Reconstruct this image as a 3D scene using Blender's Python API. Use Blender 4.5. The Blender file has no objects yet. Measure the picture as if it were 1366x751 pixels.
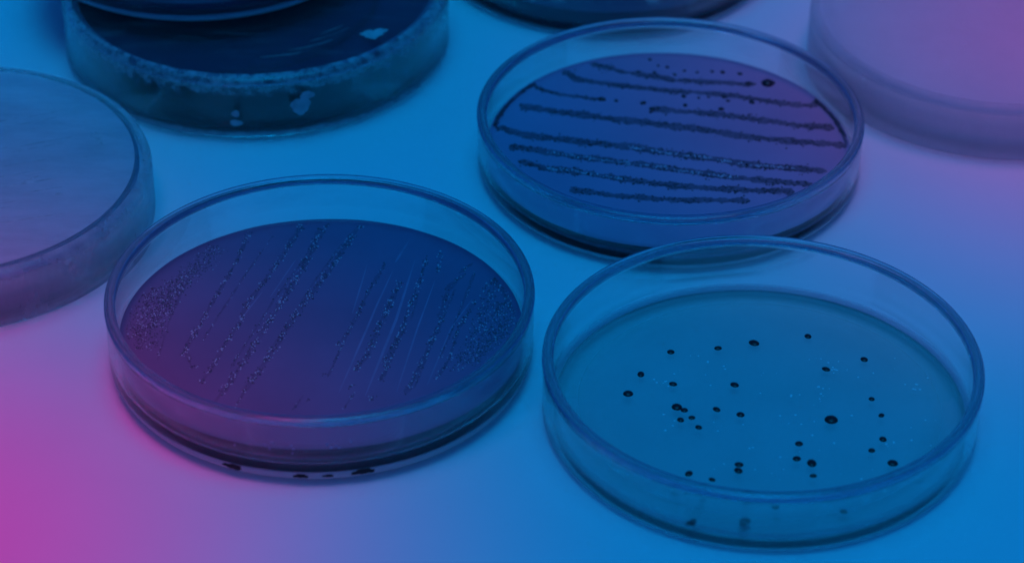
import bpy, bmesh, math, random
from mathutils import Vector, Matrix
rng = random.Random(11)
scene = bpy.context.scene
C = scene.collection
MM = 0.001
Y0 = 550.0                      # the table's y zero, in mm from below the lens

# ------------------------------------------------------------------ camera
cam_d = bpy.data.cameras.new('camera')
cam = bpy.data.objects.new('camera', cam_d); C.objects.link(cam)
cam_d.sensor_width = 36.0
cam_d.lens = 36.0 * 3667.6 / 1366.0
cam_d.clip_start = 0.02; cam_d.clip_end = 20.0
right = Vector((0.99996863, 0.00453724, 0.00649182))
up = Vector((-0.00792025, 0.57284813, 0.81962326))
back = Vector((0.0, -0.81964897, 0.5728661))
m3 = Matrix((right, up, back)).transposed()
cam.matrix_world = Matrix.Translation((0, -Y0 * MM, 386.2 * MM)) @ m3.to_4x4()
cam_d.dof.use_dof = True
cam_d.dof.focus_distance = 0.655
cam_d.dof.aperture_fstop = 14.0
scene.camera = cam

# ------------------------------------------------------------------ light
world = bpy.data.worlds.new('World'); scene.world = world
world.use_nodes = True
bg = world.node_tree.nodes['Background']
bg.inputs[0].default_value = (0.003, 0.052, 0.29, 1)
bg.inputs[1].default_value = 1.0

def tint_panel(name, loc, sx, sy, energy, spread):
    d = bpy.data.lights.new(name, 'AREA'); d.shape = 'RECTANGLE'
    d.size = sx; d.size_y = sy; d.energy = energy; d.spread = math.radians(spread)
    o = bpy.data.objects.new(name, d); C.objects.link(o); o.location = loc
    return o
# one overhead lamp; its blue gradient, magenta at two corners, is added toning
PZ = 0.22
box = tint_panel('tint_panel', (0, 0.025, PZ), 0.53, 0.51, 0.92, 42)
d = box.data; d.use_nodes = True
nt = d.node_tree; nt.nodes.clear()
def N(nt, t, **k):
    n = nt.nodes.new(t)
    for a, b in k.items(): setattr(n, a, b)
    return n
out = N(nt, 'ShaderNodeOutputLight'); em = N(nt, 'ShaderNodeEmission')
geo = N(nt, 'ShaderNodeNewGeometry')
def blob(x, y, amp, sig):
    sb = N(nt, 'ShaderNodeVectorMath', operation='DISTANCE')
    nt.links.new(geo.outputs['Position'], sb.inputs[0]); sb.inputs[1].default_value = (x, y, PZ)
    sq = N(nt, 'ShaderNodeMath', operation='MULTIPLY')
    nt.links.new(sb.outputs['Value'], sq.inputs[0]); nt.links.new(sb.outputs['Value'], sq.inputs[1])
    sc = N(nt, 'ShaderNodeMath', operation='MULTIPLY'); nt.links.new(sq.outputs[0], sc.inputs[0])
    sc.inputs[1].default_value = -1 / (2 * sig * sig)
    ex = N(nt, 'ShaderNodeMath', operation='EXPONENT'); nt.links.new(sc.outputs[0], ex.inputs[0])
    am = N(nt, 'ShaderNodeMath', operation='MULTIPLY'); nt.links.new(ex.outputs[0], am.inputs[0])
    am.inputs[1].default_value = amp
    cut = N(nt, 'ShaderNodeMath', operation='SUBTRACT', use_clamp=False); nt.links.new(am.outputs[0], cut.inputs[0])
    cut.inputs[1].default_value = 0.14
    mx0 = N(nt, 'ShaderNodeMath', operation='MAXIMUM'); nt.links.new(cut.outputs[0], mx0.inputs[0]); mx0.inputs[1].default_value = 0.0
    return mx0.outputs[0]
s0_ = N(nt, 'ShaderNodeMath', operation='ADD')
nt.links.new(blob(-0.150, 0.030, 0.30, 0.036), s0_.inputs[0])
sm_ = N(nt, 'ShaderNodeMath', operation='ADD', use_clamp=True)
nt.links.new(blob(-0.154, -0.112, 4.2, 0.0475), sm_.inputs[0])
nt.links.new(blob(0.176, 0.10, 0.84, 0.070), s0_.inputs[1]); nt.links.new(s0_.outputs[0], sm_.inputs[1])
gm = N(nt, 'ShaderNodeMix', data_type='RGBA'); nt.links.new(sm_.outputs[0], gm.inputs[0])
gm.inputs[6].default_value = (0.0, 0.148, 0.35, 1)      # blue of the added toning
gm.inputs[7].default_value = (0.52, 0.0, 0.17, 1)     # magenta of the added toning
c2 = gm.outputs[2]
nt.links.new(c2, em.inputs[0]); em.inputs[1].default_value = 1.0
nt.links.new(em.outputs[0], out.inputs[0])

scene.view_settings.view_transform = 'Standard'; scene.view_settings.look = 'None'
scene.view_settings.exposure = 0.0; scene.view_settings.gamma = 1.0
scene.render.engine = 'CYCLES'
cy = scene.cycles
cy.max_bounces = 20; cy.transmission_bounces = 20; cy.transparent_max_bounces = 24
cy.glossy_bounces = 8; cy.diffuse_bounces = 4
cy.caustics_reflective = True; cy.caustics_refractive = True
cy.blur_glossy = 0.3; cy.sample_clamp_indirect = 0.0
cy.use_denoising = True

# ------------------------------------------------------------------ materials
def mat(name):
    m = bpy.data.materials.new(name); m.use_nodes = True; m.node_tree.nodes.clear()
    o = m.node_tree.nodes.new('ShaderNodeOutputMaterial')
    return m, m.node_tree, o
def glass_mat(name, col, rough=0.0, ior=1.45, thin=0.2, foot_light=0.0, foot=None):
    # clear glass; "thin" is the share of light that passes straight through, unbent
    m, t, o = mat(name)
    g = N(t, 'ShaderNodeBsdfGlass'); g.inputs['Color'].default_value = (*col, 1)
    g.inputs['Roughness'].default_value = rough; g.inputs['IOR'].default_value = ior
    tr = N(t, 'ShaderNodeBsdfTransparent'); tr.inputs[0].default_value = (*col, 1)
    mx = N(t, 'ShaderNodeMixShader'); mx.inputs[0].default_value = thin
    t.links.new(g.outputs[0], mx.inputs[1]); t.links.new(tr.outputs[0], mx.inputs[2])
    if foot:
        tc = N(t, 'ShaderNodeTexCoord'); sx = N(t, 'ShaderNodeSeparateXYZ'); t.links.new(tc.outputs['Object'], sx.inputs[0])
        mr = N(t, 'ShaderNodeMapRange', interpolation_type='SMOOTHSTEP')
        mr.inputs['From Min'].default_value = foot[0] * MM; mr.inputs['From Max'].default_value = foot[1] * MM
        mr.inputs['To Min'].default_value = foot[2]; mr.inputs['To Max'].default_value = thin
        t.links.new(sx.outputs['Z'], mr.inputs['Value']); t.links.new(mr.outputs[0], mx.inputs[0])
    if foot_light:                                  # pale scattering painted into the foot, for light shining through its glass
        df = N(t, 'ShaderNodeBsdfDiffuse'); df.inputs[0].default_value = (.9, .9, .9, 1)
        tl = N(t, 'ShaderNodeBsdfTranslucent'); tl.inputs[0].default_value = (.9, .9, .9, 1)
        m2 = N(t, 'ShaderNodeMixShader'); t.links.new(df.outputs[0], m2.inputs[1]); t.links.new(tl.outputs[0], m2.inputs[2])
        m3 = N(t, 'ShaderNodeMixShader'); m3.inputs[0].default_value = foot_light
        if foot:
            m4 = N(t, 'ShaderNodeMapRange', interpolation_type='SMOOTHSTEP')
            m4.inputs['From Min'].default_value = foot[3] * MM; m4.inputs['From Max'].default_value = foot[4] * MM
            m4.inputs['To Min'].default_value = foot_light; m4.inputs['To Max'].default_value = 0.0
            t.links.new(sx.outputs['Z'], m4.inputs['Value']); t.links.new(m4.outputs[0], m3.inputs[0])
        t.links.new(mx.outputs[0], m3.inputs[1]); t.links.new(m2.outputs[0], m3.inputs[2]); mx = m3
    t.links.new(mx.outputs[0], o.inputs['Surface'])
    return m
def noise(t, scale, detail=4, rough=0.55, vec=None, sc=None):
    n = N(t, 'ShaderNodeTexNoise'); n.inputs['Scale'].default_value = scale
    n.inputs['Detail'].default_value = detail; n.inputs['Roughness'].default_value = rough
    if vec is None:
        tc = N(t, 'ShaderNodeTexCoord'); vec = tc.outputs['Object']
    if sc:
        mp = N(t, 'ShaderNodeMapping'); t.links.new(vec, mp.inputs['Vector'])
        mp.inputs['Scale'].default_value = sc; vec = mp.outputs['Vector']
    t.links.new(vec, n.inputs['Vector'])
    return n.outputs['Fac']
def ramp(t, fac, stops):
    r = N(t, 'ShaderNodeValToRGB'); t.links.new(fac, r.inputs[0])
    e = r.color_ramp.elements
    while len(e) < len(stops): e.new(0.5)
    for k, (p, v) in enumerate(stops):
        e[k].position = p; e[k].color = (v, v, v, 1) if not isinstance(v, tuple) else (*v, 1)
    return r.outputs[0]
def bump(t, fac, strength, dist):
    b = N(t, 'ShaderNodeBump'); b.inputs['Strength'].default_value = strength
    b.inputs['Distance'].default_value = dist; t.links.new(fac, b.inputs['Height'])
    return b.outputs[0]
def solid_mat(name, lo, hi, rough, scale=60, bmp=None, ior=1.34, spec=0.5, glow=0.0):
    m, t, o = mat(name)
    p = N(t, 'ShaderNodeBsdfPrincipled')
    t.links.new(ramp(t, noise(t, scale), [(0.3, lo if isinstance(lo, tuple) else (lo,) * 3), (0.7, hi if isinstance(hi, tuple) else (hi,) * 3)]), p.inputs['Base Color'])
    p.inputs['Roughness'].default_value = rough; p.inputs['IOR'].default_value = ior
    p.inputs['Specular IOR Level'].default_value = spec
    if bmp: t.links.new(bump(t, noise(t, bmp[0], 3), bmp[1], bmp[2]), p.inputs['Normal'])
    if glow:                                   # jelly lets light through from behind
        tl = N(t, 'ShaderNodeBsdfTranslucent'); tl.inputs[0].default_value = hi if isinstance(hi, tuple) and len(hi) == 4 else (*(hi if isinstance(hi, tuple) else (hi,) * 3), 1)
        mx = N(t, 'ShaderNodeMixShader'); mx.inputs[0].default_value = glow
        t.links.new(p.outputs[0], mx.inputs[1]); t.links.new(tl.outputs[0], mx.inputs[2])
        t.links.new(mx.outputs[0], o.inputs['Surface'])
    else: t.links.new(p.outputs[0], o.inputs['Surface'])
    return m
def gel_mat(name, base, tint, clear, rough=0.12, bmp=None, edge=None):
    # cloudy jelly: partly clear, partly scattering, with a wet gloss on top
    m, t, o = mat(name)
    tr = N(t, 'ShaderNodeBsdfTransparent'); tr.inputs[0].default_value = (*tint, 1)
    df = N(t, 'ShaderNodeBsdfDiffuse')
    t.links.new(ramp(t, noise(t, 45), [(0.3, base[0]), (0.7, base[1])]), df.inputs[0])
    mx = N(t, 'ShaderNodeMixShader'); mx.inputs[0].default_value = clear
    if edge:                                   # the jelly thins out towards the wall
        tc = N(t, 'ShaderNodeTexCoord'); vm = N(t, 'ShaderNodeVectorMath', operation='LENGTH')
        t.links.new(tc.outputs['Object'], vm.inputs[0])
        mr = N(t, 'ShaderNodeMapRange', interpolation_type='SMOOTHSTEP')
        mr.inputs['From Min'].default_value = edge[0] * MM; mr.inputs['From Max'].default_value = edge[1] * MM
        mr.inputs['To Min'].default_value = clear; mr.inputs['To Max'].default_value = edge[2]
        t.links.new(vm.outputs['Value'], mr.inputs['Value']); t.links.new(mr.outputs[0], mx.inputs[0])
    t.links.new(df.outputs[0], mx.inputs[1]); t.links.new(tr.outputs[0], mx.inputs[2])
    gl = N(t, 'ShaderNodeBsdfGlossy'); gl.inputs['Roughness'].default_value = rough
    fr = N(t, 'ShaderNodeFresnel'); fr.inputs[0].default_value = 1.34
    mg = N(t, 'ShaderNodeMixShader'); t.links.new(fr.outputs[0], mg.inputs[0])
    t.links.new(mx.outputs[0], mg.inputs[1]); t.links.new(gl.outputs[0], mg.inputs[2])
    if bmp:
        nb = bump(t, noise(t, bmp[0], 3), bmp[1], bmp[2])
        t.links.new(nb, gl.inputs['Normal'])
    t.links.new(mg.outputs[0], o.inputs['Surface'])
    return m
def dish_glass(z0, z1, foot_light=0.5):
    return glass_mat('dish_glass', (0.98, 0.99, 0.99), foot=(3.8, 6.2, 0.75, z0, z1), foot_light=foot_light)
GLASS = dish_glass(1.4, 2.6)
RIM_GLASS = glass_mat('dish_rim_glass', (0.86, 0.89, 0.92), 0.10, 1.47, 0.08)
# table: white laminate
def table_mat():
    m, t, o = mat('white_table')
    p = N(t, 'ShaderNodeBsdfPrincipled')
    t.links.new(ramp(t, noise(t, 14, 5), [(0.3, 0.77), (0.7, 0.82)]), p.inputs['Base Color'])
    p.inputs['Roughness'].default_value = 0.5; p.inputs['Specular IOR Level'].default_value = 0.3
    t.links.new(bump(t, noise(t, 900, 2), 0.06, 0.0003), p.inputs['Normal'])
    t.links.new(p.outputs[0], o.inputs['Surface'])
    return m
def film_mat(name, stops, scale, sc, zlo=None, zhi=None, col=0.6, edge=None, polar=False, detail=6):
    # patchy white film for condensation, mist and painted haze, clear at low noise
    m, t, o = mat(name)
    tc = N(t, 'ShaderNodeTexCoord')
    n = noise(t, scale, detail, 0.65, tc.outputs['Object'], sc)
    fac = n
    if zlo is not None:
        sx = N(t, 'ShaderNodeSeparateXYZ'); t.links.new(tc.outputs['Object'], sx.inputs[0])
        acc = None
        for (a, b, w) in zlo:
            mr = N(t, 'ShaderNodeMapRange', interpolation_type='SMOOTHSTEP')
            mr.inputs['From Min'].default_value = a * MM; mr.inputs['From Max'].default_value = b * MM
            mr.inputs['To Min'].default_value = 0; mr.inputs['To Max'].default_value = w
            t.links.new(sx.outputs['Z'], mr.inputs['Value'])
            ad = N(t, 'ShaderNodeMath', operation='ADD')
            t.links.new(acc if acc is not None else n, ad.inputs[0]); t.links.new(mr.outputs[0], ad.inputs[1])
            acc = ad.outputs[0]
        fac = acc
    al = ramp(t, fac, stops)
    tr = N(t, 'ShaderNodeBsdfTransparent')
    df = N(t, 'ShaderNodeBsdfDiffuse'); df.inputs[0].default_value = (col, col, col, 1)
    tl = N(t, 'ShaderNodeBsdfTranslucent'); tl.inputs[0].default_value = (col, col, col, 1)
    md = N(t, 'ShaderNodeMixShader'); md.inputs[0].default_value = 0.4
    t.links.new(df.outputs[0], md.inputs[1]); t.links.new(tl.outputs[0], md.inputs[2])
    mx = N(t, 'ShaderNodeMixShader'); t.links.new(al, mx.inputs[0])
    t.links.new(tr.outputs[0], mx.inputs[1]); t.links.new(md.outputs[0], mx.inputs[2])
    t.links.new(mx.outputs[0], o.inputs['Surface'])
    return m

# ------------------------------------------------------------------ helpers
def obj(name, bm, material, parent=None, smooth=True, second=None, third=None):
    me = bpy.data.meshes.new(name)
    bmesh.ops.recalc_face_normals(bm, faces=bm.faces[:])
    for f in bm.faces: f.smooth = smooth
    bm.to_mesh(me); bm.free()
    me.materials.append(material)
    if second: me.materials.append(second)
    if third: me.materials.append(third)
    o = bpy.data.objects.new(name, me); C.objects.link(o)
    if parent is not None: o.parent = parent
    return o
def tag(o, label=None, cat=None, group=None, kind=None):
    if label: o['label'] = label
    if cat: o['category'] = cat
    if group: o['group'] = group
    if kind: o['kind'] = kind
def thing(name, x, y, z, label, cat, group='petri dishes on the table', rz=0.0):
    o = bpy.data.objects.new(name, None); C.objects.link(o)
    o.empty_display_size = 0.02
    o.location = (x * MM, (y - Y0) * MM, z * MM); o.rotation_euler.z = rz
    tag(o, label, cat, group)
    return o
def lathe(profile, seg=192, closed=True, wob=None):
    # profile: (r, z) in mm, walked round once; points on the axis have r = 0
    bm = bmesh.new(); rings = []
    for r, z in profile:
        if r < 1e-6: rings.append([bm.verts.new((0, 0, z * MM))])
        else:
            ring = []
            for k in range(seg):
                a = 2 * math.pi * k / seg
                rr, zz = r, z
                if wob: rr, zz = wob(r, z, a)
                ring.append(bm.verts.new((rr * MM * math.cos(a), rr * MM * math.sin(a), zz * MM)))
            rings.append(ring)
    n = len(rings)
    for i in range(n if closed else n - 1):
        A, B = rings[i], rings[(i + 1) % n]
        if len(A) == 1 and len(B) == 1: continue
        for k in range(seg):
            j = (k + 1) % seg
            if len(A) == 1: bm.faces.new((A[0], B[k], B[j]))
            elif len(B) == 1: bm.faces.new((A[k], B[0], A[j]))
            else: bm.faces.new((A[k], B[k], B[j], A[j]))
    return bm
def arc(cx, cz, r, a0, a1, n=7):
    return [(cx + r * math.cos(math.radians(a0 + (a1 - a0) * k / (n - 1))), cz + r * math.sin(math.radians(a0 + (a1 - a0) * k / (n - 1)))) for k in range(n)]
def bowl_profile(R, H, wall, base, ro=3.6):
    Ri = R - wall; ri = 2.2
    p = [(0, .25), (R * .6, .25), (R - ro - 4.2, .25), (R - ro - 3.4, .2), (R - ro - 2.4, 0.0), (R - ro - .3, 0.0)]
    p += arc(R - ro, ro, ro, -90, 0, 10)
    p += [(R, ro + .4), (R, H * .6), (R, H - .5), (R, H - .1), (R - .1, H), (Ri + .1, H), (Ri, H - .1), (Ri, H - .5), (Ri, H * .6), (Ri, base + ri + .3)]
    p += arc(Ri - ri, base + ri, ri, 0, -90, 8)
    p += [(Ri - ri - .3, base), (R * .6, base), (0, base)]
    return p
def rim_profile(R, z0, z1, wall):
    # fire-polished bead on top of the wall
    cx, cz = R - wall / 2 , (z0 + z1) / 2
    a, b = wall / 2 + .2, (z1 - z0) / 2
    pts = []
    for k in range(22):
        th = 2 * math.pi * k / 22
        c, s = math.cos(th), math.sin(th)
        pts.append((cx + a * math.copysign(abs(c) ** .6, c), cz + b * math.copysign(abs(s) ** .6, s)))
    return pts
def agar_profile(r, z0, z1, men=.55, ri=2.0):
    p = [(0, z0), (r * .6, z0), (r - ri - .3, z0)]
    p += arc(r - ri, z0 + ri, ri, -90, 0, 6) if z1 - z0 > ri + .4 else [(r - .6, z0 + .1), (r, z0 + .6)]
    p += [(r, z1 + men - .1), (r - .06, z1 + men), (r - .35, z1 + men * .55), (r - .8, z1 + men * .22), (r - 1.5, z1 + men * .05), (r - 2.6, z1), (r * .6, z1), (0, z1)]
    return p
def dome(bm, x, y, z, r, h, seg=8, rings=3, rot=0.0, asp=1.0):
    cr, sr = math.cos(rot), math.sin(rot)
    prev = None
    for i in range(rings):
        t = (math.pi / 2) * i / rings
        ring = []
        for k in range(seg):
            a = 2 * math.pi * k / seg
            u, v = r * math.cos(t) * math.cos(a), r * asp * math.cos(t) * math.sin(a)
            ring.append(bm.verts.new(((x + u * cr - v * sr) * MM, (y + u * sr + v * cr) * MM, (z + h * math.sin(t)) * MM)))
        if prev:
            for k in range(seg):
                j = (k + 1) % seg
                bm.faces.new((prev[k], prev[j], ring[j], ring[k]))
        prev = ring
    top = bm.verts.new((x * MM, y * MM, (z + h) * MM))
    for k in range(seg): bm.faces.new((prev[k], prev[(k + 1) % seg], top))
    return bm
def walk(line, step):
    out = []
    for (x0, y0), (x1, y1) in zip(line[:-1], line[1:]):
        L = math.hypot(x1 - x0, y1 - y0); n = max(1, int(L / step))
        for k in range(n):
            f = k / n
            out.append((x0 + (x1 - x0) * f, y0 + (y1 - y0) * f, (x1 - x0) / max(L, 1e-6), (y1 - y0) / max(L, 1e-6)))
    out.append((*line[-1], out[-1][2], out[-1][3]))
    return out
def beads(line, width, dens, z, rmax=.30, rlim=46.3, per=3.0, patchy=True, pale_share=.45):
    # a streak of fine colonies, glints put into the colour of pale beads
    bm = bmesh.new(); n = 0; ph = rng.uniform(0, 9)
    for i, (x, y, tx, ty) in enumerate(walk(line, .22)):
        d = dens * (.55 + .6 * math.sin(i * .23 + ph) * math.sin(i * .071 + 2 * ph)) if patchy else dens
        d = max(d, .12 * dens)
        want = .22 * width * per * 1.9 * d
        cnt = int(want) + (rng.random() < want - int(want))
        for _ in range(cnt):
            o = rng.gauss(0, .30) * width
            if abs(o) > width * .62: continue
            al = rng.uniform(-.25, .25)
            px, py = x - ty * o + tx * al, y + tx * o + ty * al
            if math.hypot(px, py) > rlim: continue
            r = rng.uniform(.10, rmax) * (1.2 if rng.random() < .15 else .9)
            f0 = len(bm.faces)
            dome(bm, px, py, z - .02, r, r * rng.uniform(.8, 1.1), 7, 2, rng.uniform(0, 6)); n += 1
            bm.faces.ensure_lookup_table(); pale = 1 if rng.random() < pale_share else 0
            for f in bm.faces[f0:]: f.material_index = pale
    if n == 0: dome(bm, *line[0], z, .2, .15)
    # the smear of growth under the beads
    prev = None; pts = walk(line, .3) if width < 3 else []
    for i, (x, y, tx, ty) in enumerate(pts):
        w = width * .62 * (.75 + .2 * math.sin(i * .3 + ph) + rng.uniform(-.08, .08)) * min(1, .3 + min(i, len(pts) - 1 - i) / 6)
        row = [bm.verts.new(((x - ty * w * q) * MM, (y + tx * w * q) * MM, (z + .03 * (1 - q * q) - .012) * MM)) for q in (-1, -.5, 0, .5, 1)]
        if prev and math.hypot(x, y) < rlim:
            for k in range(4): bm.faces.new((prev[k], prev[k + 1], row[k + 1], row[k])).material_index = 2
        prev = row
    for v in [v for v in bm.verts if not v.link_faces]: bm.verts.remove(v)
    return bm
def smear(line, width, dens, z, rlim=46.4, lump=1.0):
    # a thick streak of growth: a low band with a ragged edge, and darker lumps on it
    bm = bmesh.new(); ph = rng.uniform(0, 9)
    pts = walk(line, .25); n = len(pts); prev = None; ws = []
    j0, j1 = 0.0, 0.0
    for i, (x, y, tx, ty) in enumerate(pts):
        e = min(i, n - 1 - i)
        w = width * (.80 + .13 * math.sin(i * .11 + ph) + .10 * math.sin(i * .37 + 2 * ph)) * min(1, .45 + e / 7)
        ws.append(w)
        j0 = .6 * j0 + rng.uniform(-.11, .11) * width; j1 = .6 * j1 + rng.uniform(-.11, .11) * width
        a, c = -w * .5 + j0, w * .5 + j1
        row = [bm.verts.new(((x - ty * q) * MM, (y + tx * q) * MM, (z + hh) * MM)) for q, hh in ((a, -.03), (a * .7, .05 * lump), (0, .09 * lump), (c * .7, .05 * lump), (c, -.03))]
        if prev:
            for k in range(4): bm.faces.new((prev[k], prev[k + 1], row[k + 1], row[k])).material_index = 1
        prev = row
    for i, (x, y, tx, ty) in enumerate(pts):
        d = dens * (.5 + .5 * math.sin(i * .09 + 3 * ph) * math.sin(i * .031 + ph))
        for _ in range(3):
            if rng.random() > d: continue
            o = rng.gauss(-.05, .27) * ws[i]
            px, py = x - ty * o + rng.uniform(-.1, .1), y + tx * o
            if math.hypot(px, py) > rlim: continue
            r = rng.uniform(.13, .36)
            dome(bm, px, py, z + .02, r, r * .5 * lump, 7, 2, rng.uniform(0, 6), rng.uniform(.6, 1.1))
    return bm
def ribbon(line, width, z, h=.035):
    # a smooth shallow ridge left by the loop, tapering at both ends
    bm = bmesh.new(); prev = None; pts = walk(line, .5); n = len(pts)
    for i, (x, y, tx, ty) in enumerate(pts):
        e = math.sin(math.pi * min(1, max(0, (i + .3) / n))) ** .5
        w = width * e * .5
        row = [bm.verts.new(((x - ty * w * s) * MM, (y + tx * w * s) * MM, (z + h * (1 - s * s) - .012) * MM)) for s in (-1, -.5, 0, .5, 1)]
        if prev:
            for k in range(4): bm.faces.new((prev[k], prev[k + 1], row[k + 1], row[k]))
        prev = row
    return bm
def wall_patch(R, z, half_w, half_h, a0, thick=.08, ragged=.25, n=28):
    # a little lump of residue on a round wall, following its curve; a0 = direction in degrees
    bm = bmesh.new(); ph = rng.uniform(0, 9)
    def P(u, v, d):
        a = math.radians(a0) + u / R
        return ((R + d) * MM * math.cos(a), (R + d) * MM * math.sin(a), (z + v) * MM)
    c = bm.verts.new(P(0, 0, thick)); rings = []
    for f, dd in ((.55, thick), (.85, thick * .7), (1.0, 0)):
        ring = []
        for k in range(n):
            a = 2 * math.pi * k / n
            q = f * (1 + ragged * (.5 * math.sin(3 * a + ph) + .35 * math.sin(7 * a + 2 * ph) + .2 * math.sin(13 * a)))
            ring.append(bm.verts.new(P(half_w * q * math.cos(a), half_h * q * math.sin(a), dd)))
        rings.append(ring)
    for k in range(n):
        j = (k + 1) % n
        bm.faces.new((c, rings[0][k], rings[0][j]))
        for A, B in zip(rings[:-1], rings[1:]): bm.faces.new((A[k], B[k], B[j], A[j]))
    return bm
def flat_patch(x, y, z, hw, hh, rot=0, thick=.06, ragged=.25, n=28):
    bm = bmesh.new(); ph = rng.uniform(0, 9); cr, sr = math.cos(rot), math.sin(rot)
    def P(u, v, d): return ((x + u * cr - v * sr) * MM, (y + u * sr + v * cr) * MM, (z + d) * MM)
    c = bm.verts.new(P(0, 0, thick)); rings = []
    for f, dd in ((.55, thick), (.85, thick * .7), (1.0, 0)):
        ring = []
        for k in range(n):
            a = 2 * math.pi * k / n
            q = f * (1 + ragged * (.5 * math.sin(3 * a + ph) + .35 * math.sin(7 * a + 2 * ph) + .2 * math.sin(13 * a)))
            ring.append(bm.verts.new(P(hw * q * math.cos(a), hh * q * math.sin(a), dd)))
        rings.append(ring)
    for k in range(n):
        j = (k + 1) % n
        bm.faces.new((c, rings[0][k], rings[0][j]))
        for A, B in zip(rings[:-1], rings[1:]): bm.faces.new((A[k], B[k], B[j], A[j]))
    return bm
def add_colony(parent, mesh, name, x, y, z, r, hr=.6, material=None):
    o = bpy.data.objects.new(name, mesh); C.objects.link(o); o.parent = parent
    o.location = (x * MM, y * MM, z * MM); o.scale = (r * rng.uniform(.95, 1.1), r * rng.uniform(.78, 1.0), r * hr * rng.uniform(.8, 1.1))
    o.rotation_euler.z = rng.uniform(0, 6)
    return o

# ------------------------------------------------------------------ the setting
bm = bmesh.new(); bmesh.ops.create_cube(bm, size=1.0)
for v in bm.verts: v.co = Vector((v.co.x * 1.5, v.co.y * 1.1 + .05, v.co.z * .03 - .015))
tb = obj('table_top', bm, table_mat(), smooth=False)
tag(tb, kind='structure')

# ------------------------------------------------------------------ petri dishes
def make_dish(x, y, H, label, agar=None, wall=2.2, base=2.0, ro=3.6, haze=None, side=None, R=50.0, group=None, z=0.0, glass=None, tilt=0.0, rim_h=1.9):
    """agar = (material, top z, meniscus)"""
    t = thing('petri_dish', x, y, z, label, 'petri dish', group or 'petri dishes on the table')
    g = glass or GLASS
    obj('glass_body', lathe(bowl_profile(R - .25, H - rim_h, wall, base, ro), 224), g, t)
    obj('rim', lathe(rim_profile(R - .25, H - rim_h + .13, H, wall), 224), RIM_GLASS, t)
    if haze: obj('smear_haze_film', lathe([(R - .19, haze[0]), (R - .19, (haze[0] + H) / 2), (R - .19, H - rim_h - .3)], 160, closed=False), wall_haze, t)
    a = None
    if agar:
        ph = rng.uniform(0, 6)
        def wob(r, zz, an):
            k = max(0, (r - 40) / 8)
            return r, zz + .10 * k * (math.sin(5 * an + ph) * .5 + math.sin(11 * an + 2 * ph) * .3 + math.sin(23 * an) * .2) * (1 if zz > agar[1] - .3 else 0)
        a = obj('agar', lathe(agar_profile(R - .25 - wall - agar[3], base + .12, agar[1], agar[2]), 192, wob=wob), agar[0], t)
        if side:                               # edge faces get their own material; dark ones paint in light lost inside
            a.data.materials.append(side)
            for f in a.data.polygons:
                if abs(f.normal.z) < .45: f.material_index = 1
        a.rotation_euler.x = math.radians(tilt)
    return t, a
BEAD = bmesh.new(); dome(BEAD, 0, 0, 0, 1.0, 1.0, 18, 6)
def bead_mesh(name, material):
    me = bpy.data.meshes.new(name); bm = BEAD.copy()
    bmesh.ops.recalc_face_normals(bm, faces=bm.faces[:])
    for f in bm.faces: f.smooth = True
    bm.to_mesh(me); bm.free(); me.materials.append(material); return me

wall_haze = film_mat('wall_haze', [(.38, .0), (.55, .06), (.75, .17)], 70, (1, 1, 2.5), None, None, .75)  # smears, with the wall's reflected haze painted in as pale film
agar_dark = solid_mat('dark_agar', (.24, .115, .21), (.30, .145, .26), 0.2, 28, (200, .05, .0003))
agar_streaked = solid_mat('violet_agar', (.44, .215, .34), (.52, .26, .41), 0.22, 24, (200, .05, .0003))
agar_dark_edge = solid_mat('dark_agar_edge', (.07, .03, .06), (.09, .04, .075), 0.15, 28)  # this and the next: light lost inside the jelly painted as darker colour
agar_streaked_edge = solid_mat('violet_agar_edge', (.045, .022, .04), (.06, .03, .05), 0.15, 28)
agar_black = solid_mat('black_agar', 0.008, 0.016, 0.35, 40, (300, .2, .0004))
agar_clear = gel_mat('cloudy_agar', (0.60, 0.68), (0.95, 0.95, 0.97), 0.44, .55, (200, .06, .0003), edge=(37, 46.0, .93))
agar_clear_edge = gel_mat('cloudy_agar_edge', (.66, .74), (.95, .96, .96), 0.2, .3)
agar_far = solid_mat('far_agar', (.10, .07, .10), (.14, .09, .14), 0.25, 28, (260, .1, .0004))
agar_pale = solid_mat('pale_agar', (.50, .44, .50), (.74, .66, .74), 0.4, 22, (150, .1, .0005), glow=.35)
agar_white = gel_mat('white_agar', (.86, .90), (.98, .98, .98), 0.35, .3)
colony_dim = solid_mat('dim_colony', (.09, .045, .08), (.17, .085, .145), 0.12, 900, ior=1.45, spec=.9)
colony_glint = solid_mat('glint_colony', (.42, .32, .42), (.62, .52, .62), 0.12, 900, ior=1.45, spec=.9)  # pale colour paints the glints on small beads
growth_thin = solid_mat('growth_thin', (.195, .092, .165), (.255, .122, .22), 0.2, 300, (900, .3, .0002))
growth_band = solid_mat('growth_band', (.15, .08, .12), (.24, .135, .20), 0.3, 500, (900, .3, .0002), 1.4)
growth_dark = solid_mat('dark_growth', (.014, .008, .012), (.05, .03, .045), 0.3, 700, (1600, .4, .0002), 1.4)
colony_black = solid_mat('black_colony', 0.006, 0.02, 0.34, 700, (900, .5, .0003), 1.42)
ridge = solid_mat('ridge', (.30, .17, .28), (.36, .21, .34), 0.18, 200, None, 1.4, .7)
speck_m = solid_mat('pale_speck', 0.7, 0.85, 0.2, 300)
droplet_m = solid_mat('droplet', (.35, .28, .4), (.5, .42, .55), 0.1, 300)
dark_spot_m = solid_mat('dark_spot_mat', 0.006, 0.02, 0.35, 900)
residue_dim = solid_mat('dim_residue', .10, .2, .5, 500)
residue = solid_mat('pale_residue', 0.35, 0.55, 0.6, 500, (900, .5, .0003))

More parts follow.
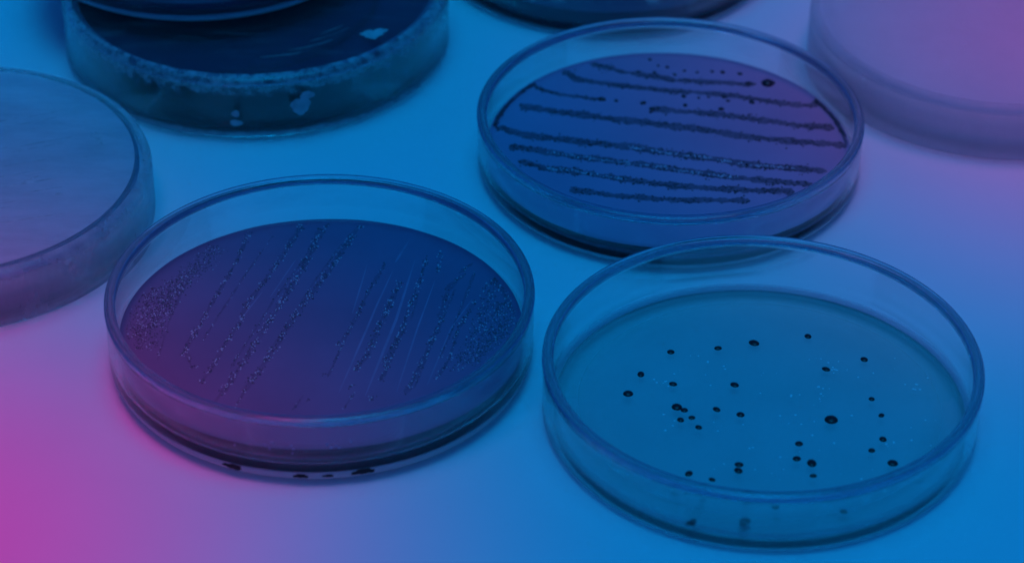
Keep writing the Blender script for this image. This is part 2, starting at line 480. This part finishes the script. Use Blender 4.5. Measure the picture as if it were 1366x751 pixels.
COL2 = [(-19.36, 20.35, 0.48), (-8.15, 22.05, 0.48), (0.49, 24.34, 0.66), (13.5, 27.33, 0.51), (25.88, 17.91, 0.48), (16.54, 13.82, 0.51), (-26.73, 11.12, 0.53), (-29.93, 3.34, 0.64), (-19.41, 7.33, 0.51), (-5.2, 7.22, 0.57), (-18.96, -1.78, 0.66), (-17.3, -2.92, 0.46), (-18.33, -6.68, 0.44), (-15.73, -5.79, 0.42), (-14.39, -9.49, 0.42), (-9.92, -2.53, 0.51), (-4.58, -4.49, 0.53), (15.91, -6.23, 0.8), (25.97, 2.03, 0.42), (27.52, -4.34, 0.42), (26.87, -13.47, 0.51), (23.9, -17.71, 0.42), (7.83, -15.41, 0.51), (6.87, -20.98, 0.51), (10.07, -22.59, 0.66), (10.0, -27.23, 0.42), (28.08, -22.35, 0.62), (-6.14, -23.35, 0.51), (-6.44, -25.54, 0.55), (-17.45, -26.77, 0.53), (-12.44, -28.87, 0.4), (0.78, -37.51, 0.44), (15.33, -38.9, 0.42), (-17.64, -43.75, 0.57), (-18.09, -32.97, 0.26), (-6.0, -42.6, 0.62), (-6.6, -43.6, 0.4), (-17.0, -42.7, 0.4)]
STREAKS1 = [
    ([(-28.1, 34.99), (-31.76, 23.65), (-37.36, 16.64), (-39.74, 2.47), (-41.02, -9.44)], 5.96, 0.55),
    ([(-32.08, 26.84), (-37.19, 11.67), (-40.28, -0.54)], 5.26, 0.50),
    ([(-40.38, 16.28), (-43.61, 5.45), (-43.62, -5.05)], 3.86, 0.60),
    ([(-20.54, 41.36), (-21.56, 33.78), (-23.68, 22.49), (-26.82, 9.65), (-28.86, -0.39), (-31.75, -11.65)], 1.40, 0.80),
    ([(-29.39, -0.39), (-30.95, -9.3), (-28.78, -17.1), (-27.89, -15.65)], 1.75, 0.50),
    ([(-7.81, 44.88), (-11.15, 31.97), (-14.49, 20.72), (-18.45, 9.77), (-19.1, 2.75), (-22.22, -7.72), (-24.57, -17.9), (-26.19, -22.48)], 1.58, 0.95),
    ([(-2.69, 43.28), (-6.01, 26.24), (-9.73, 12.35), (-12.4, 2.84), (-15.96, -9.69), (-18.48, -18.68), (-20.85, -26.63)], 1.93, 1.00),
    ([(-1.16, 45.65), (-1.95, 43.29)], 1.40, 0.90),
    ([(6.52, 44.75), (1.82, 29.24), (-1.26, 19.96), (-6.56, 5.34), (-12.14, -14.0), (-16.14, -26.01)], 1.93, 1.00),
    ([(-8.34, 44.54), (-7.33, 43.22)], 1.40, 0.90),
    ([(13.75, 27.8), (10.46, 16.36), (8.84, 9.22), (6.82, 0.09), (4.43, -7.36)], 1.23, 0.55),
    ([(2.3, -18.41), (1.3, -18.99)], 1.05, 1.00),
    ([(-1.01, -28.33), (-1.77, -29.73)], 1.23, 1.00),
    ([(27.09, 33.49), (26.6, 24.46)], 1.40, 0.80),
    ([(23.84, 31.49), (22.52, 21.24), (21.15, 13.7), (19.82, 6.01), (18.67, -1.24), (14.85, -14.51)], 1.23, 0.80),
    ([(17.69, 19.91), (15.11, 8.38), (13.33, 0.18), (11.23, -11.08), (8.78, -17.46)], 1.75, 0.95),
    ([(8.72, -22.87), (7.41, -24.02)], 1.23, 1.00),
    ([(13.35, -27.02), (12.76, -28.98)], 1.58, 1.00),
    ([(19.63, 1.47), (17.22, -8.95), (15.53, -18.23), (14.63, -21.38)], 1.40, 0.90),
    ([(32.97, 23.28), (29.48, 17.56), (27.65, 4.9), (28.04, 3.39), (24.59, -10.9), (21.7, -22.7), (20.47, -26.37)], 1.58, 0.70),
    ([(35.06, 28.42), (31.69, 23.58)], 1.23, 0.50),
    ([(36.04, 12.05), (32.17, 0.44), (30.18, -12.57), (27.61, -20.07)], 1.23, 0.70),
    ([(39.52, 20.52), (38.39, 9.62), (35.76, -3.99), (31.32, -17.17)], 3.51, 0.50),
    ([(40.78, 21.49), (44.08, 12.78), (45.54, 5.14)], 2.46, 0.80),
    ([(42.66, 11.22), (39.77, -2.45), (34.71, -14.24)], 4.56, 0.75),
    ([(44.83, 5.13), (41.54, -3.91), (37.26, -11.31)], 3.16, 0.70),
    ([(22.47, 17.15), (20.8, 3.29)], 0.88, 0.20),
]
GROOVES1 = [
    ([(15.7, 24.63), (12.4, 9.27), (10.7, 0.15), (5.47, -26.01)], 0.70),
    ([(20.97, 29.84), (17.26, 3.24), (11.5, -27.33)], 0.88),
    ([(25.98, 20.34), (22.49, 0.3), (18.56, -25.56)], 0.56),
    ([(35.14, 12.66), (30.41, 0.41), (25.46, -22.65)], 0.53),
    ([(19.04, 37.96), (16.11, 28.16)], 0.88),
    ([(-15.13, 15.07), (-19.46, 2.75)], 0.44),
    ([(-8.05, 29.43), (-13.15, 12.61)], 0.44),
    ([(9.39, 27.42), (6.86, 6.13)], 0.53),
]
STREAKS_SHADE3 = [
    ([(-19.51, 41.68), (-11.05, 37.41), (-3.0, 35.15), (4.0, 32.88), (13.08, 32.24), (24.54, 31.23)], 2.36, 0.90),
    ([(-26.91, 37.56), (-23.72, 33.25), (-11.26, 29.9), (0.75, 27.74), (14.74, 26.0), (22.66, 24.19), (30.48, 21.61), (39.39, 20.59), (40.82, 23.3)], 2.36, 1.00),
    ([(-35.47, 30.7), (-33.86, 27.98), (-28.45, 25.34), (-19.46, 23.16), (-16.87, 22.81)], 1.68, 1.00),
    ([(-4.02, 18.4), (2.31, 17.35), (14.15, 15.63), (25.86, 12.78), (35.55, 10.29), (43.75, 9.29)], 2.69, 1.00),
    ([(-38.68, 19.4), (-33.5, 17.57), (-17.67, 13.63), (0.02, 10.13), (11.7, 7.32), (21.35, 4.49), (32.95, 2.45), (46.65, 0.45)], 3.03, 1.00),
    ([(-44.96, 8.33), (-36.88, 4.36), (-21.45, 1.27), (-10.18, -0.76), (0.4, -3.88), (10.0, -5.92), (18.74, -8.67), (31.91, -10.62), (40.11, -11.57)], 3.03, 1.00),
    ([(-41.36, -0.86), (-31.64, -3.63), (-23.9, -5.69), (-8.5, -9.07), (1.04, -11.43), (17.15, -15.46), (25.68, -16.75), (35.52, -18.01)], 2.69, 0.90),
    ([(-39.01, -8.08), (-31.68, -11.56), (-25.54, -12.54), (-10.66, -16.57), (0.7, -19.22), (13.03, -20.44), (31.04, -21.57)], 2.69, 0.90),
    ([(-26.03, -21.36), (-12.8, -24.29), (0.41, -25.83), (19.34, -25.9)], 2.36, 0.50),  # not growth: the shadow at the agar's front, painted as a dark band
]
COL3 = [(-3.97, 47.6, 0.26), (-5.41, 47.57, 0.24), (-3.28, 43.95, 0.32), (1.26, 40.0, 0.34), (-2.31, 37.15, 0.3), (-6.77, 37.48, 0.28), (5.87, 38.07, 0.3), (9.29, 37.33, 0.3), (13.38, 37.79, 0.32), (16.21, 37.43, 0.4), (20.84, 36.71, 0.4), (-1.15, 40.76, 0.24), (3.13, 36.04, 0.3), (-5.92, 21.05, 0.48), (-13.08, 22.1, 0.32), (-16.87, 22.81, 0.57), (22.74, 31.6, 0.44), (15.86, 24.47, 0.4), (5.04, 24.69, 0.4), (23.1, 21.88, 0.48), (5.22, 20.07, 0.4), (14.7, 18.3, 0.44), (-3.63, 18.02, 0.48), (28.0, 31.68, 1.01), (27.22, 32.06, 0.61), (29.05, 32.09, 0.61), (16.75, 22.55, 0.32), (9.01, 23.98, 0.26), (11.64, 24.4, 0.24), (-4.09, 16.49, 0.3)]


# front left: dark agar with fine beaded streaks
z1 = 7.3
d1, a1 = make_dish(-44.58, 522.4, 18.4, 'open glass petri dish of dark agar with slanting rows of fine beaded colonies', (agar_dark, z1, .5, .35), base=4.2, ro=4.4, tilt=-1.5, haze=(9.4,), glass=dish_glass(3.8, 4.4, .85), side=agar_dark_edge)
for line, w, dn in STREAKS1: obj('streak', beads(line, w, dn, z1, rmax=.24 if w > 3 else .28, pale_share=.2 if w > 3 else .4, patchy=w < 3), colony_dim, a1, second=colony_glint, third=growth_thin)
for line in ([(-14.5, 40.0), (-20.5, 20.0), (-27.5, -6.0)], [(-5.0, 33.0), (-12.0, 12.0), (-20.0, -17.0)], [(2.5, 36.0), (-3.5, 18.0), (-9.5, -3.0)],
             [(9.5, 12.0), (5.0, -8.0), (2.6, -20.0)], [(31.0, 17.0), (26.5, -4.0), (22.5, -24.0)], [(35.5, 24.0), (32.0, 6.0), (28.0, -12.0)], [(-33.0, 24.0), (-36.0, 4.0), (-37.0, -14.0)], [(-2.5, -27.0), (-4.5, -33.0)], [(9.0, -26.0), (7.0, -32.0)], [(-20.5, -24.0), (-22.5, -31.0)], [(-15.5, -24.0), (-17.5, -32.0)]):
    tag(obj('streak', beads(line, .8, .5, z1, rmax=.22, pale_share=.4), colony_dim, a1, second=colony_glint, third=growth_thin), 'thin sparse streak of scattered beads')
for line, w in GROOVES1: tag(obj('streak', ribbon(line, w, z1), ridge, a1), 'smooth pale streak without beads')
for ang, hw, hh, zz in ((250, 2.3, .75, 3.2), (268, 1.7, .55, 3.0), (284, 2.6, .8, 3.3), (275, 1.3, .35, 3.0)):  # small dark spots on the curved outside of the foot
    obj('dark_spot', wall_patch(49.70, zz, hw, hh, ang, .05, .3), dark_spot_m, d1)

for ang, zz in ((259, 11.2), (260.4, 10.2), (266, 11.6), (266.5, 10.6), (266.2, 9.4), (275, 11.9), (276, 11.0), (277.2, 11.5), (278, 10.8), (281, 12.3), (261, 12.0), (251, 9.6)):
    obj('droplet', wall_patch(49.79, zz, rng.uniform(.22, .5), rng.uniform(.22, .42), ang, .22, .1, 14), droplet_m, d1)

# front right: cloudy agar with black colonies
z2 = 2.9
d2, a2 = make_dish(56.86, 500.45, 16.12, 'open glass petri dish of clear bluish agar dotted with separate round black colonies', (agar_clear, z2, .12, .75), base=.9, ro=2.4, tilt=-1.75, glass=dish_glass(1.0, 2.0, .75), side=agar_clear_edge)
cm = bead_mesh('colony', colony_black)
for x, y, r in COL2:
    add_colony(a2, cm, 'colony', x, y, z2 - .05, r * 1.95, .5)
sm = bead_mesh('speck', speck_m)
r2 = random.Random(5); cl = []
while len(cl) < 130:
    if cl and r2.random() < .45:
        bx, by = r2.choice(cl); x, y = bx + r2.gauss(0, 1.6), by + r2.gauss(0, 1.6)
    else: x, y = r2.uniform(-22, 40), r2.uniform(-34, 20)
    if math.hypot(x, y) < 43 and all(math.hypot(x - c[0], y - c[1]) > 2 * c[2] + .3 for c in COL2): cl.append((x, y))
for x, y in cl[:100]: add_colony(a2, sm, 'speck', x, y, z2 - .03, r2.uniform(.15, .36), .4)
bm = bmesh.new()
for x, y in cl[100:]: dome(bm, x, y, z2 - .03, r2.uniform(.08, .13), .08)
tag(obj('speck', bm, speck_m, a2), kind='stuff')

# back right: agar with broad dark streaks
z3 = 5.6
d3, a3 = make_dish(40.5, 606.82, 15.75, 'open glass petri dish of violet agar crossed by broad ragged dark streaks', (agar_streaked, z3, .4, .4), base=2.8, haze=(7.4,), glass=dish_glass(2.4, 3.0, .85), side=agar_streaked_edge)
for line, w, dn in STREAKS_SHADE3: obj('streak', smear(line, w * 1.35, dn, z3), growth_dark, a3, second=growth_band)
for a_, b_ in ((169.5, 139), (30, 1)):  # dark outline drawn along two stretches of the agar's edge
    ln = [(46.3 * math.cos(math.radians(a_ + (b_ - a_) * k / 14)), 46.3 * math.sin(math.radians(a_ + (b_ - a_) * k / 14))) for k in range(15)]
    tag(obj('streak', smear(ln, 1.0, 1, z3 + .3, 47.0), growth_dark, a3, second=growth_band), 'thin dark outline along the edge of the agar')
gm = bead_mesh('colony', growth_dark)
for x, y, r in COL3:
    if math.hypot(x, y) < 46.5: add_colony(a3, gm, 'colony', x, y, z3 - .04, r * (1.7 if r > .6 else 1.9), .6)
# pale beads, painted-in moist glints, along two of the streaks
for li, f0, f1 in ((5, .55, .95), (6, .35, .8), (7, .4, .7)):
    ln = STREAKS_SHADE3[li][0]; n = len(ln)
    sub = ln[int(f0 * n) - 1:max(int(f1 * n), int(f0 * n) + 1)]
    sub = [(x, y - .35) for x, y in sub]
    tag(obj('streak', beads(sub, 1.3, .9, z3 + .16, .36, pale_share=.9), growth_dark, a3, second=colony_glint, third=growth_band), 'pale beads painting glints on a dark streak')

# ------------------------------------------------------------------ lidded dishes behind
def lid_profile(R, H, t, ro=2.6):
    Ri = R - t
    p = [(0, H), (R * .6, H), (R - ro - 3.2, H), (R - ro - 2.6, H + .0), (R - ro - .3, H)]
    p += arc(R - ro, H - ro, ro, 90, 0, 9)
    p += [(R, H - ro - .4), (R, H * .5), (R, .6), (R - .2, .12), (R - .7, 0), (Ri + .7, 0), (Ri + .2, .12), (Ri, .6), (Ri, H * .5), (Ri, H - t - 1.9)]
    p += arc(Ri - 1.5, H - t - 1.5, 1.5, 0, 90, 6)
    p += [(Ri - 1.9, H - t), (R * .6, H - t), (0, H - t)]
    return p
def make_lid(dish, z, R, H, glass, films=(), dx=0.0):
    t = obj('lid', lathe(lid_profile(R, H, 1.8), 224), glass, dish)
    t.location.z = z * MM; t.location.x = dx * MM
    for name, prof, m in films: obj(name, lathe(prof, 200, closed=False), m, t)
    return t
def wall_film(R, H, ro=2.6, top=False, d=.06):
    p = [(R + d, .5), (R + d, H * .3), (R + d, H * .6), (R + d, H - ro)] + arc(R - ro, H - ro, ro + d, 0, 88, 8)
    return p
def top_film(R, H, d=.07, e=2.4): return [(0, H + d), (R * .5, H + d), (R * .8, H + d), (R - e, H + d - .01)]

# far left: black agar, scratched lid, another dish stacked on it
d4, a4 = make_dish(-71.4, 668.5, 17.6, 'glass petri dish filled with black agar under a scratched lid', (agar_black, 15.2, .4, .2), base=2.0, R=50.9, wall=1.6, glass=dish_glass(.5, 1.5, .3))
GL4 = glass_mat('scuffed_glass', (0.98, 0.99, 0.99), 0.01)
f4w = film_mat('dried_condensation', [(.60, 0.0), (.69, .2), (.95, .75)], 330, (1, 1, 1.4), [(10.5, 15.5, .27), (2.8, .9, .46)], None, .8)
f4t = film_mat('lid_scratches', [(.52, .0), (.66, .12), (.85, .5)], 70, (1, 5, 1), None, None, .5)
l4 = make_lid(d4, 1.6, 53.2, 17.9, GL4,
              (('residue_film', wall_film(53.2, 17.9), f4w), ('scratch_film', top_film(53.2, 17.9), f4t)))
for ang, hw, hh, zz in ((268.5, 1.7, .95, 4.6), (268.5, 1.1, 1.0, 7.4), (287, 2.6, 2.5, 8.6), (289, 2.0, 1.2, 11.5)):
    obj('residue_spot', wall_patch(53.28, zz, hw, hh, ang, .1, .2), residue, l4)
for k in range(9):
    a0 = math.radians(276 + k * 3.5); r0 = 44 - k * .9 + rng.uniform(-2, 1)
    ln = [(r0 * math.cos(a0 + .035 * j), r0 * math.sin(a0 + .035 * j)) for j in range(rng.choice((5, 7, 9)))]
    obj('scratch', ribbon(ln, rng.uniform(.3, .9), 17.99, .03), residue_dim, l4)
obj('residue_spot', flat_patch(34, -29, 17.98, 3.4, 2.2, .5, .06, .4), residue, l4)
d8, a8 = make_dish(-88, 692.5, 17, 'clear glass petri dish stacked on top of the lidded black agar dish', (agar_far, 5.5, .4, .4), z=19.6, base=2.6, glass=dish_glass(2.6, 3.4, .9))

# left edge: frosted lid over pale agar
GL5 = glass_mat('frosted_glass', (0.98, 0.99, 0.99), 0.16, 1.4, 0.45)
d5, a5 = make_dish(-141.3, 576.8, 14.6, 'glass petri dish of pale agar under a misted lid at the left edge', (agar_pale, 7.0, .4, .4), R=48.0)
f5w = film_mat('mist', [(.40, .12), (.60, .30), (.8, .5)], 90, (1, 1, .5), [(10.5, 14.0, .12)], None, .85)
f5t = film_mat('mist_on_top', [(.35, .50), (.65, .66)], 34, (1.2, 4, 1), None, None, .92)
l5 = make_lid(d5, 1.4, 51.0, 15.1, GL5,
              (('mist_film', wall_film(51.0, 15.1), f5w), ('mist_film', top_film(51.0, 15.1, e=4.2), f5t)))

for k in range(16):
    y_ = -26 + k * 3.3 + rng.uniform(-1, 1); x_ = rng.uniform(-4, 22)
    ln = [(x_ + j * 3.2, y_ + j * (.9 + .03 * k) + rng.uniform(-.1, .1)) for j in range(rng.choice((4, 5, 6)))]
    if max(math.hypot(*q) for q in ln) < 46: obj('scratch', ribbon(ln, rng.uniform(.3, .7), 15.19, .03), residue, l5)
for q in ((36, 14, 1.2, 3.0, .5), (22, -6, 2.2, 1.0, .8), (30, -12, 1.0, .6, 0)): obj('mist_patch', flat_patch(q[0], q[1], 15.18, q[2], q[3], q[4], .04, .5), residue, l5)
# top middle: open dish of dark agar
d6, a6 = make_dish(26.6, 720.5, 16.5, 'glass petri dish of dark blue agar cut off by the top edge', (agar_far, 7.5, .4, .4), base=2.4)
pm = bead_mesh('colony', residue)
for x, y, r in ((-13.5, -37, 2.6), (-18, -36.5, 1.3), (12, -38, 2.2), (-21, -39.5, .8), (0, -41, .6)):
    add_colony(a6, pm, 'colony', x, y, 7.45, r, .2)

# top right: white agar under a clear lid

GL7 = glass_mat('clean_lid_glass', (0.985, 0.99, 0.99), 0.04, 1.35, 0.72)
d7, a7 = make_dish(132.3, 658.6, 15.2, 'glass petri dish of white agar under a clear lid at the top right', (agar_white, 4.5, .3, .3), R=48.0, glass=GL7)
f7w = film_mat('haze_on_wall', [(.3, .48), (.7, .6)], 30, (1, 1, .4), None, None, .92)
f7t = film_mat('haze_on_top', [(.3, .62), (.7, .74)], 14, (1, 1, 1), None, None, .95)
l7 = make_lid(d7, 1.2, 51.0, 15.9, GL7, (('haze_film', wall_film(51.0, 15.9), f7w), ('haze_film', top_film(51.0, 15.9), f7t)))
BEAD.free()
